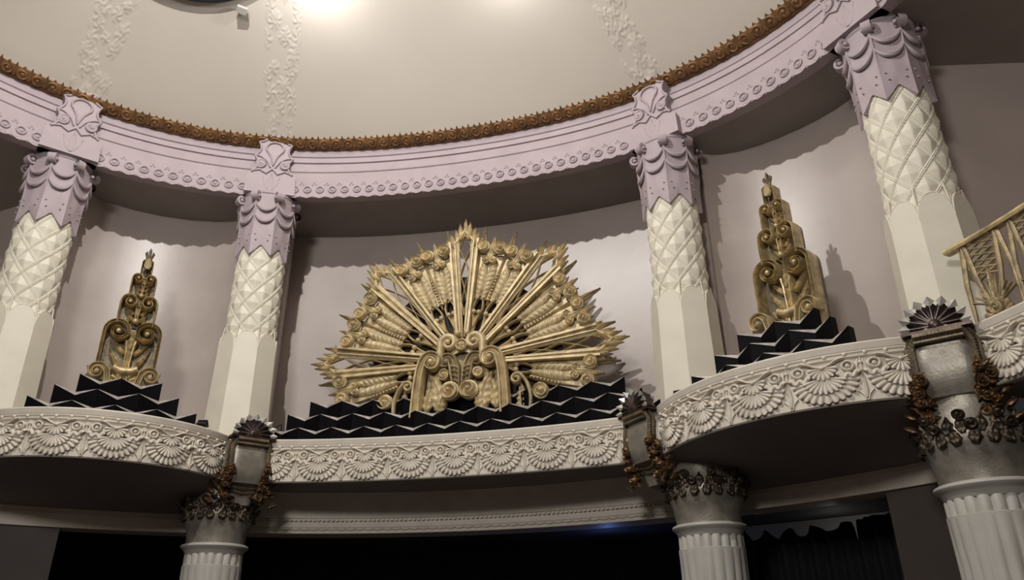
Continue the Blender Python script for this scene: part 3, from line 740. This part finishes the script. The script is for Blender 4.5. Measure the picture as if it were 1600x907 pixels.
# centre carving (coordinates relative to the floor of the niche, w forward)
oz = -ZB
def ctr(mb, name, m='gold', ang_=45): o = mb.build(name, M[m], SB, angle=ang_); o.location = (0, 0, oz); return o
for sg in (-1, 1):
    mb = MB(front); P = np.vstack([smooth_path([(sg * .70, .25), (sg * .675, .7), (sg * .645, 1.0), (sg * .60, 1.15)], 16), spiral((sg * .465, 1.12), .135, .035, 10 if sg > 0 else 170, sg * 1.35, 34)])
    mb.ribbon(P, np.r_[np.linspace(.17, .15, 18), np.linspace(.15, .05, len(P) - 18)], .12, .16, 'groove'); mb.ball((sg * .465, 1.12, .26), .05)
    ctr(mb, 'crook')
    mb = MB(front); P = np.vstack([smooth_path([(sg * .36, 1.05), (sg * .34, 1.3)], 8), spiral((sg * .205, 1.42), .14, .03, -20 if sg > 0 else 200, sg * 1.4, 32)])
    mb.ribbon(P, np.r_[np.linspace(.13, .13, 10), np.linspace(.13, .05, len(P) - 10)], .12, .13); mb.ball((sg * .205, 1.42, .24), .04); ctr(mb, 'scroll')
    mb = MB(front); P = np.vstack([smooth_path([(sg * .05, .55), (sg * .085, .85), (sg * .11, 1.05), (sg * .16, 1.17)], 18), spiral((sg * .235, 1.12), .085, .03, 125 if sg > 0 else 55, -sg * .9, 18)]); mb.ribbon(P, np.r_[np.linspace(.10, .19, 12), np.linspace(.19, .05, 24)], .10, .12, 'groove'); mb.ball((sg * .235, 1.12, .2), .045)
    for q in range(6): mb.ribbon(np.array([(sg * .02, .62 + .075 * q), (sg * .10, .66 + .075 * q), (sg * .17, .66 + .075 * q)]), [.03, .035, .02], .15, .075); ctr(mb, 'palmette_leaf')
    mb = MB(front); mb.leaf((sg * .36, .35), 90 + sg * 12, .62, .26, .12, .1, 24, 9, 5, .12, 0, -sg * 50); mb.coil((sg * .27, .92), .09, .14, .1, 1.5, sg)
    mb.leaf((sg * .55, .35), 90 + sg * 8, .6, .2, .08, .1, 24, 9, 5, .12, 0, sg * 10); mb.leaf((sg * .42, .5), 90 - sg * 4, .66, .17, .07, .1, 24, 9, 4, .08, 0, sg * 30); ctr(mb, 'acanthus')
    mb = MB(front); mb.coil((sg * .15, .63), .145, .16, .19, 1.6, sg, 2.0, 18, 44); mb.leaf((sg * .33, .3), 90 + sg * 15, .36, .17, .14, .12, 18, 9, 4); ctr(mb, 'volute')
    mb = MB(front); mb.ribbon(np.vstack([smooth_path([(sg * 1.06, .25), (sg * 1.08, .5), (sg * 1.02, .72), (sg * .92, .84)], 14), spiral((sg * .86, .77), .085, .02, 60 if sg > 0 else 120, sg * 1.2, 24)]), .06, .1, .1)
    mb.leaf((sg * .95, .25), 90 + sg * 4, .5, .2, .06, .1, 22, 9, 6); mb.coil((sg * 1.22, .56), .125, .08, .13, 2., sg); mb.leaf((sg * 1.28, .33), 90 - sg * 30, .4, .2, .02, .09, 18, 9, 5); ctr(mb, 'side_scroll')
    mb = MB(front); mb.ball((sg * .075, 1.585, .17), .048); mb.ribbon(smooth_path([(sg * .07, 1.56), (sg * .13, 1.5), (sg * .16, 1.42)], 8), .04, .08, .08); ctr(mb, 'bead')
mb = MB(front); a = np.linspace(0, 2 * pi, 33); mb.ribbon(np.c_[.085 * np.cos(a), 1.385 + .085 * np.sin(a)], .04, .14, .08); mb.coil((0, 1.385), .06, .16, .05, .5)
for q in range(4): mb.leaf((0, 1.385), q * 90, .06, .04, .2, .03, 8, 5, 1)
mb.prism([(0, 1.52), (-.12, 1.40), (-.20, 1.22), (0, 1.3), (.20, 1.22), (.12, 1.40)], .08, .145); ctr(mb, 'medallion')
mb = MB(front); mb.prism([(-.72, .3), (.72, .3), (.66, .9), (.5, 1.2), (.25, 1.45), (-.25, 1.45), (-.5, 1.2), (-.66, .9)], -.03, .05); ctr(mb, 'core_panel', 'dgold')

# ------------------------------------------------------------------ tiered gilded finials
def finial(label, thd, R):
    x, y = polar(R, thd); root = thing('scroll_finial', label, 'ornament', (x, y, ZB), -RD(thd), 'tiered gilded finials in the side niches'); return root
def lobe_outline(hw, z0, z1):
    def half(sg):
        c = (sg * .5 * hw, z1 - .5 * hw); P = [(sg * hw * .97, z0), (sg * hw * 1.0, z0 + .4 * (z1 - z0))]
        for t in np.linspace(0, 155, 14): P.append((c[0] + sg * .5 * hw * cos(RD(t)), c[1] + .5 * hw * sin(RD(t))))
        return P
    return half(1) + half(-1)[::-1]
TI = [(.37, .42, 1.55, .26), (.245, 1.48, 1.96, .22), (.165, 1.90, 2.30, .16), (.075, 2.26, 2.53, .10)]
def build_finial(root):
    for i, (hw, z0, z1, dp) in enumerate(TI):
        mb = MB(front); O = np.array(lobe_outline(hw, z0, z1))
        mb.prism(O, -dp, -.15); t = mb.build('tier', M['tgold'], root, angle=35); t.location.z = -ZB
        mb = MB(front); H = z1 - z0
        for sg in (-1, 1):
            P = np.vstack([[(sg * hw * .95, z0), (sg * hw * .965, z0 + .25 * H), (sg * hw * .975, z0 + .45 * H)], spiral((sg * .5 * hw, z1 - .5 * hw), .475 * hw, .09 * hw, 0 if sg > 0 else 180, sg * 1.45, 40)])
            mb.ribbon(P, np.r_[np.full(3, .11 * hw), np.linspace(.12, .09, 40) * hw] + .008, -.16, .19 if i < 2 else .17, 'groove' if i < 1 else 'round')
            mb.ball((sg * .5 * hw, z1 - .5 * hw, .0), .10 * hw)
        rm = mb.build('scroll_rim', M['agold'], t, angle=45)
        mb = MB(front); zc = z0 + .12 * H; wb = -.15; q = 1 - i * .12
        # torch in the middle, scrolling leaves either side
        mb.ribbon(np.array([(0, zc), (0, zc + .2 * H), (0, zc + .34 * H), (0, zc + .5 * H), (0, zc + .62 * H)]), np.array([.34, .26, .30, .36, .52]) * hw * .9, wb, .11 * q, 'groove')
        mb.leaf((0, zc + .5 * H), 90, H * .26, hw * .3, wb + .04, .08 * q, 14, 7, 3, .15)
        for sg in (-1, 1):
            mb.leaf((sg * hw * .16, zc + .08 * H), 90 - sg * 52, H * .30, hw * .30, wb, .10 * q, 16, 9, 4, .2, 0, sg * 25)
            mb.leaf((sg * hw * .18, zc + .26 * H), 90 - sg * 44, H * .32, hw * .28, wb, .09 * q, 16, 9, 4, .2, 0, sg * 20)
            mb.leaf((sg * hw * .16, zc + .44 * H), 90 - sg * 40, H * .26, hw * .24, wb, .08 * q, 14, 7, 4, .2)
            mb.leaf((sg * hw * .42, zc - .02 * H), 90, H * .26, hw * .22, wb, .08 * q, 14, 7, 3, .2)
        if i == 0:
            mb.ribbon(smooth_path([(-.15, .84), (-.08, .80), (0, .79), (.08, .80), (.15, .84)], 16), .12, wb + .05, .12, 'round'); mb.fan((0, .62), .2, .16, 7, wb + .04, .08, 0, 180)
        else: mb.ball((0, zc + .05 * H, wb + .08), hw * .2)
        mb.build('leaf_relief', M['agold'], t, angle=50)
    for sg in (-1, 1):
        mb = MB(front); P = np.vstack([smooth_path([(sg * .16, .3), (sg * .19, .62), (sg * .22, .73)], 10), spiral((sg * .33, .70), .105, .025, 165 if sg > 0 else 15, -sg * 1.3, 32)])
        mb.ribbon(P, np.linspace(.10, .045, len(P)), .03, .16, 'groove'); mb.ball((sg * .33, .70, .15), .035); mb.leaf((sg * .38, .71), 90 - sg * 50, .11, .09, .05, .08, 8, 5, 2); mb.leaf((sg * .38, .67), -sg * 20 + (0 if sg > 0 else 180), .09, .08, .05, .08, 8, 5, 2)
        o = mb.build('foot_scroll', M['gold'], root, angle=45); o.location.z = -ZB
    for a, L, in ((-14, .20), (14, .20), (0, .26)):
        mb = MB(front); mb.tube([(0, 2.48, -.05), (sin(RD(a)) * .12, 2.58, -.05), (sin(RD(a)) * .2, 2.48 + L * .85, -.05), (sin(RD(a)) * .16, 2.48 + L, -.04)], [.03, .018, .022, .006], 7)
        o = mb.build('horn', M['tgold'], root, angle=50); o.location.z = -ZB
    mb = MB(front); mb.ball((0, 2.5, -.02), .045); mb.leaf((0, 2.36), 90, .2, .11, .0, .05, 10, 7, 3); o = mb.build('finial_knob', M['gold'], root, angle=50); o.location.z = -ZB
FL = finial('tall tiered gilded scroll finial standing in the niche away from the gold balustrade', -39.2, 7.05); build_finial(FL)
FR = finial('tall tiered gilded scroll finial standing in the niche near the gold balustrade', 38.4, 7.05)
for ch in list(FL.children): dup(ch, FR)

# ------------------------------------------------------------------ black zigzag screens
def zigzag(label, near, far_, zb, zt, group, tr=.042, drop=.075):
    """near/far_: plan points alternating near, far, near ... ; a folded black screen with a silver upper edge"""
    n = len(near) + len(far_); F_ = np.array([near[i // 2] if i % 2 == 0 else far_[i // 2] for i in range(n)])
    d = (F_[-1] - F_[0]); d = d / np.linalg.norm(d); mid = F_.mean(0); nrm = np.array([-d[1], d[0]]); nrm = nrm if nrm @ mid > 0 else -nrm
    root = thing('zigzag_screen', label, 'screen', (mid[0], mid[1], ZB if zb <= ZB else zb), 0, group); z0 = root.location.z
    Fl = F_ - mid; Bk = Fl + nrm * .11
    mb = MB(); tp = np.array([zt - z0 - (0 if i % 2 == 0 else drop) for i in range(n)])
    L = np.array([np.c_[Fl, np.full(n, zb - z0)], np.c_[Fl, tp], np.c_[Bk, tp], np.c_[Bk, np.full(n, zb - z0)]])
    mb.grid(L, cu=True); mb.F += [(0, n, 2 * n, 3 * n), (n - 1, 4 * n - 1, 3 * n - 1, 2 * n - 1)]
    mb.build('folded_board', M['black'], root, smooth=False)
    mb = MB(); hi = np.array([.004 if i % 2 == 0 else tr for i in range(n)]) + tp
    Fe = Fl - nrm * .004
    L = np.array([np.c_[Fe, tp - .004], np.c_[Fe + nrm * .02, hi], np.c_[Fe + nrm * .05, hi], np.c_[Fe + nrm * .05, tp - .004]])
    mb.grid(L, cu=True); mb.F += [(0, n, 2 * n, 3 * n), (n - 1, 4 * n - 1, 3 * n - 1, 2 * n - 1)]
    mb.build('silver_edge', M['edge'], root, smooth=False)
    return root
def ring_tier(label, half, Rn, dep, nu, zb, zt):
    near = [RP(Rn, t, 0)[:2] for t in np.linspace(-half, half, nu + 1)]; st = half / nu
    far_ = [RP(Rn + dep, t, 0)[:2] for t in np.linspace(-half + st, half - st, nu)]
    return zigzag(label, near, far_, zb, zt, 'zigzag screens under the sunburst')
ring_tier('lowest black zigzag screen along the balcony under the sunburst', 23.3, 7.03, .09, 12, ZB, .13)
ring_tier('middle black zigzag screen of the three under the sunburst', 21.0, 7.17, .09, 11, ZB, .365)
ring_tier('topmost black zigzag screen directly under the gilded sunburst', 18.7, 7.31, .09, 10, ZB, .60)
def side_tier(label, root, u0, u1, w, dep, nu, zb, zt, grp):
    c = np.array(root.location[:2]); a = -root.rotation_euler.z; ex = np.array([cos(a), -sin(a)]); ey = np.array([sin(a), cos(a)])
    P = lambda u, w: c + ex * u - ey * w
    us = np.linspace(u0, u1, 2 * nu + 1)
    return zigzag(label, [P(u, w) for u in us[0::2]], [P(u, w - dep) for u in us[1::2]], zb, zt, grp, .042, .085)
for rt, nm, dw in ((FL, 'in the niche away from the gold balustrade', 0), (FR, 'in the niche near the gold balustrade', 0)):
    g = 'zigzag screens under the finials'
    side_tier('topmost black zigzag screen under the finial ' + nm, rt, -.50, .50, .36, .10, 2, ZB, .57, g)
    side_tier('middle black zigzag screen under the finial ' + nm, rt, -.74, .74, .52, .10, 3, ZB, .345, g)
    side_tier('lowest black zigzag screen under the finial ' + nm, rt, -.98, .98, .68, .10, 4, ZB, .12, g)

# ------------------------------------------------------------------ gold balustrade of the far bay
BR = far
bmid = RP(7.0, 62, 0); BA = thing('balustrade', 'openwork gold balustrade of fan panels on the balcony beside the lattice column', 'railing', (bmid[0], bmid[1], ZT))
def rel_b(u0):
    g = Ring(7.0, 54.0, 96).map(u0); return lambda P: g(P) - np.array([bmid[0], bmid[1], ZT])
PW = .52; NP = 6
mb = MB(rel_b(0)); us = np.linspace(-.1, PW * NP, 60); prof = [(-.045, .80), (.045, .80), (.055, .825), (.045, .85), (.0, .865), (-.045, .85), (-.055, .825)]
mb.grid(np.array([[(u, z + ZT, w) for (w, z) in prof] for u in us]), cv=True); mb.build('handrail', M['agold'], BA, angle=40)
mb = MB(rel_b(0)); mb.grid(np.array([[(u, z + ZT, w) for (w, z) in ((-.02, .0), (.02, .0), (.02, .035), (-.02, .035))] for u in us]), cv=True); mb.build('bottom_rail', M['dgold'], BA, angle=30)
for k in range(NP):
    mb = MB(rel_b(k * PW)); z0 = ZT + .03; z1 = ZT + .81; c = PW / 2
    for sg in (-1, 1):
        mb.ribbon(np.array([(c + sg * .25, z0), (c + sg * .245, (z0 + z1) / 2), (c + sg * .19, z1)]), [.03, .05, .06], -.015, .035, 'ridge')
        mb.ribbon(np.array([(c + sg * .06, z0 + .1), (c + sg * .13, z0 + .42), (c + sg * .17, z1)]), [.03, .05, .05], -.015, .04, 'ridge')
        for j in range(5): mb.ribbon(np.array([(c + sg * .02, z0 + .1), (c + sg * (.05 + .045 * j), z0 + .34 - .035 * j)]), [.015, .022], -.01, .03)
    for j in range(6):
        y = z0 + .42 + .065 * j; mb.ribbon(np.array([(c - .14, y - .05), (c + .14, y + .05)]), .02, -.012, .02); mb.ribbon(np.array([(c - .14, y + .05), (c + .14, y - .05)]), .02, -.012, .018)
    mb.fan((c, z0), .15, .16, 7, -.01, .04, 0, 180); mb.coil((c, z0 + .06), .06, .02, .05, 1.2)
    mb.leaf((c, z0 + .14), 90, .36, .08, -.01, .04, 12, 5, 4)
    mb.build('fan_panel', M['dgold'], BA, angle=50)

# ------------------------------------------------------------------ small fittings
def floodlight(label, loc, yaw, tilt=35):
    root = thing('floodlight', label, 'lamp', loc, yaw, 'small floodlights on the balconies')
    mb = MB(); mb.box((0, 0, .012), (.10, .07, .02)); mb.tube([(-.06, 0, .02), (-.065, 0, .09), (-.06, 0, .13)], .008, 6); mb.tube([(.06, 0, .02), (.065, 0, .09), (.06, 0, .13)], .008, 6); mb.tube([(-.06, 0, .02), (.06, 0, .02)], .008, 6); mb.build('yoke', M['lamp'], root)
    mb = MB(); a = RD(tilt)
    mb.m = lambda P: np.c_[P[:, 0], P[:, 1] * cos(a) - (P[:, 2]) * sin(a), P[:, 1] * sin(a) + P[:, 2] * cos(a) + .12]
    mb.box((0, 0, 0), (.11, .09, .08)); mb.box((0, .055, 0), (.13, .02, .10))
    for i in range(4): mb.box((-.04 + .027 * i, -.055, 0), (.008, .03, .07))
    mb.build('housing', M['lamp'], root, smooth=False)
def onarc(a, f, dr): t = RD(a.a0 + (a.a1 - a.a0) * f); return (a.c[0] + (a.r - dr) * cos(t), a.c[1] + (a.r - dr) * sin(t), ZB + .0)
floodlight('small black floodlight on the bulging balcony beside the third lattice column', onarc(arcL, .88, .16), RD(10))
floodlight('small black floodlight on the balcony ledge against the second lattice column', (3.02, 5.95, ZB), RD(-20))
floodlight('small black floodlight at the foot of the lattice column against the balustrade', (5.1, 4.75, ZB), RD(-40))
floodlight('small black floodlight between the third lattice column and the sunburst screens', (-2.82, 6.52, ZB), RD(25))
mb = MB(); mb.tube(smooth_path([(-2.86, 6.45, -.06), (-2.72, 6.42, .0), (-2.62, 6.50, .12), (-2.60, 6.62, .22), (-2.66, 6.7, .1), (-2.7, 6.74, -.1)], 30), .008, 6)
tag(mb.build('cable', M['lamp']), 'thin dark cable looping up beside the sunburst screens', 'cable')

# round fitting high on the dome
def domefit():
    R = 1.5; p = dome(.604, -44.0, .15); n = Vector(dome(.604, -44.0, 1.0) - p).normalized()
    root = thing('dome_panel', 'large grey round panel with a dark rim set in the dome', 'panel', tuple(p)); root.rotation_euler = n.to_track_quat('Z', 'Y').to_euler()
    mw = root.rotation_euler.to_matrix()
    mb = MB(); mb.lathe([(R - .10, -.10), (R - .02, -.12), (R, .0), (R - .02, .04), (R - .07, .03), (R - .10, .0)], 96, False); mb.build('rim', M['lamp'], root)
    mb = MB(); mb.lathe([(.0, .03), (.9, .03), (R - .08, .0)], 96, False); mb.build('plate', M['pale'], root)
    mb = MB(); mb.box((0, 0, 0), (.15, .10, .09)); o = mb.build('clip', M['pale'], root, smooth=False)
    q = mw.inverted() @ Vector(dome(.772, -33.2, .10) - p); o.location = q
domefit()

# black curtain in the dark room and a dim green lamp
CU = None
mb = MB(); n, m = 110, 16; Aq = np.zeros((n, m, 3))
for i in range(n):
    f = i / (n - 1.); t = 24.2 + 14.5 * f; R = 9.0 + .05 * sin(f * 70)
    top = -1.33 - .13 * abs(sin(f * 22)) ** 1.5 * (f < .42) - (.10 * math.exp(-((f - .52) / .06) ** 2)) - (.0 if f < .7 else 0) - .28 * math.exp(-((f - .665) / .012) ** 2)
    if f > .72: top = -1.30
    for j in range(m): 
        x, y = polar(R, t); Aq[i, j] = (x, y, top + (FLOOR + .02 - top) * j / (m - 1.))
mb.grid(Aq); mb.grid(Aq + np.array([.012, .02, 0])); tag(mb.build('curtain', M['cloth'], angle=80), 'black curtain with a ragged drooping top edge between two fluted columns', 'curtain')
struct(wallband('wall_lower_inner', [polar(10.2, t) for t in np.linspace(22, 37, 12)], FLOOR, -1.06, M['pale'], .1))
gl = thing('wall_lamp', 'small dim greenish lamp in the dark room under the central balcony', 'lamp', (-2.71, 11.72, -1.75), 0)
mb = MB(front); mb.lathe([(.0, 0), (.07, 0), (.085, .08), (.08, .2), (.05, .28), (.0, .29)], 20, False); mb.m = None
o = mb.build('shade', emit('green_glow', (.12, .22, .15), .5), gl); o.rotation_euler = (RD(-90), 0, 0); o.location = (0, .0, .0); o.rotation_euler = (0, 0, 0); 
mb = MB(); mb.box((0, .15, .32), (.06, .34, .05)); mb.build('bracket', M['pale'], gl, smooth=False)

# ------------------------------------------------------------------ light
def light(name, kind, loc, energy, col, size=.2, target=None, spot=None, blend=.5):
    l = bpy.data.lights.new(name, kind); l.energy = energy; l.color = col
    if kind == 'AREA': l.shape = 'DISK'; l.size = size
    else: l.shadow_soft_size = size
    if spot: l.spot_size = RD(spot); l.spot_blend = blend
    o = bpy.data.objects.new(name, l); COL.objects.link(o); o.location = loc
    if target is not None: o.rotation_euler = (Vector(target) - Vector(loc)).to_track_quat('-Z', 'Y').to_euler()
    return o
light('key_spotlight', 'SPOT', (-.7, -.4, 6.9), 1800, (1., .965, .92), .07, (.6, 7, 0.), 150, .35)
light('fill_light', 'AREA', (.5, -7.5, 3.6), 720, (1., .965, .92), 2.2, (0, 7, 2.2))  # added soft fill from behind the camera, no visible source
light('dome_lamp', 'POINT', tuple(dome(.69, -21., .45)), 42, (1., .98, .96), .06)
light('dome_lamp', 'POINT', tuple(dome(.715, 14., .42)), 26, (1., .98, .96), .06)
light('chandelier_light', 'POINT', (0, 0, 4.6), 40, (1., .95, .88), .5)
light('backroom_lamp', 'POINT', (*polar(9.6, 31.), -1.5), 1.5, (1., .97, .92), .05)
light('blue_lamp', 'POINT', (*polar(9.2, 11.), -1.6), 4, (.2, .35, 1.), .05)
w = bpy.data.worlds.new('world'); S.world = w; w.use_nodes = True; w.node_tree.nodes['Background'].inputs[0].default_value = (.02, .02, .022, 1)
S.view_settings.view_transform = 'Standard'; S.view_settings.look = 'None'; S.view_settings.gamma = 1; S.view_settings.exposure = 0.; S.view_settings.use_curve_mapping = False
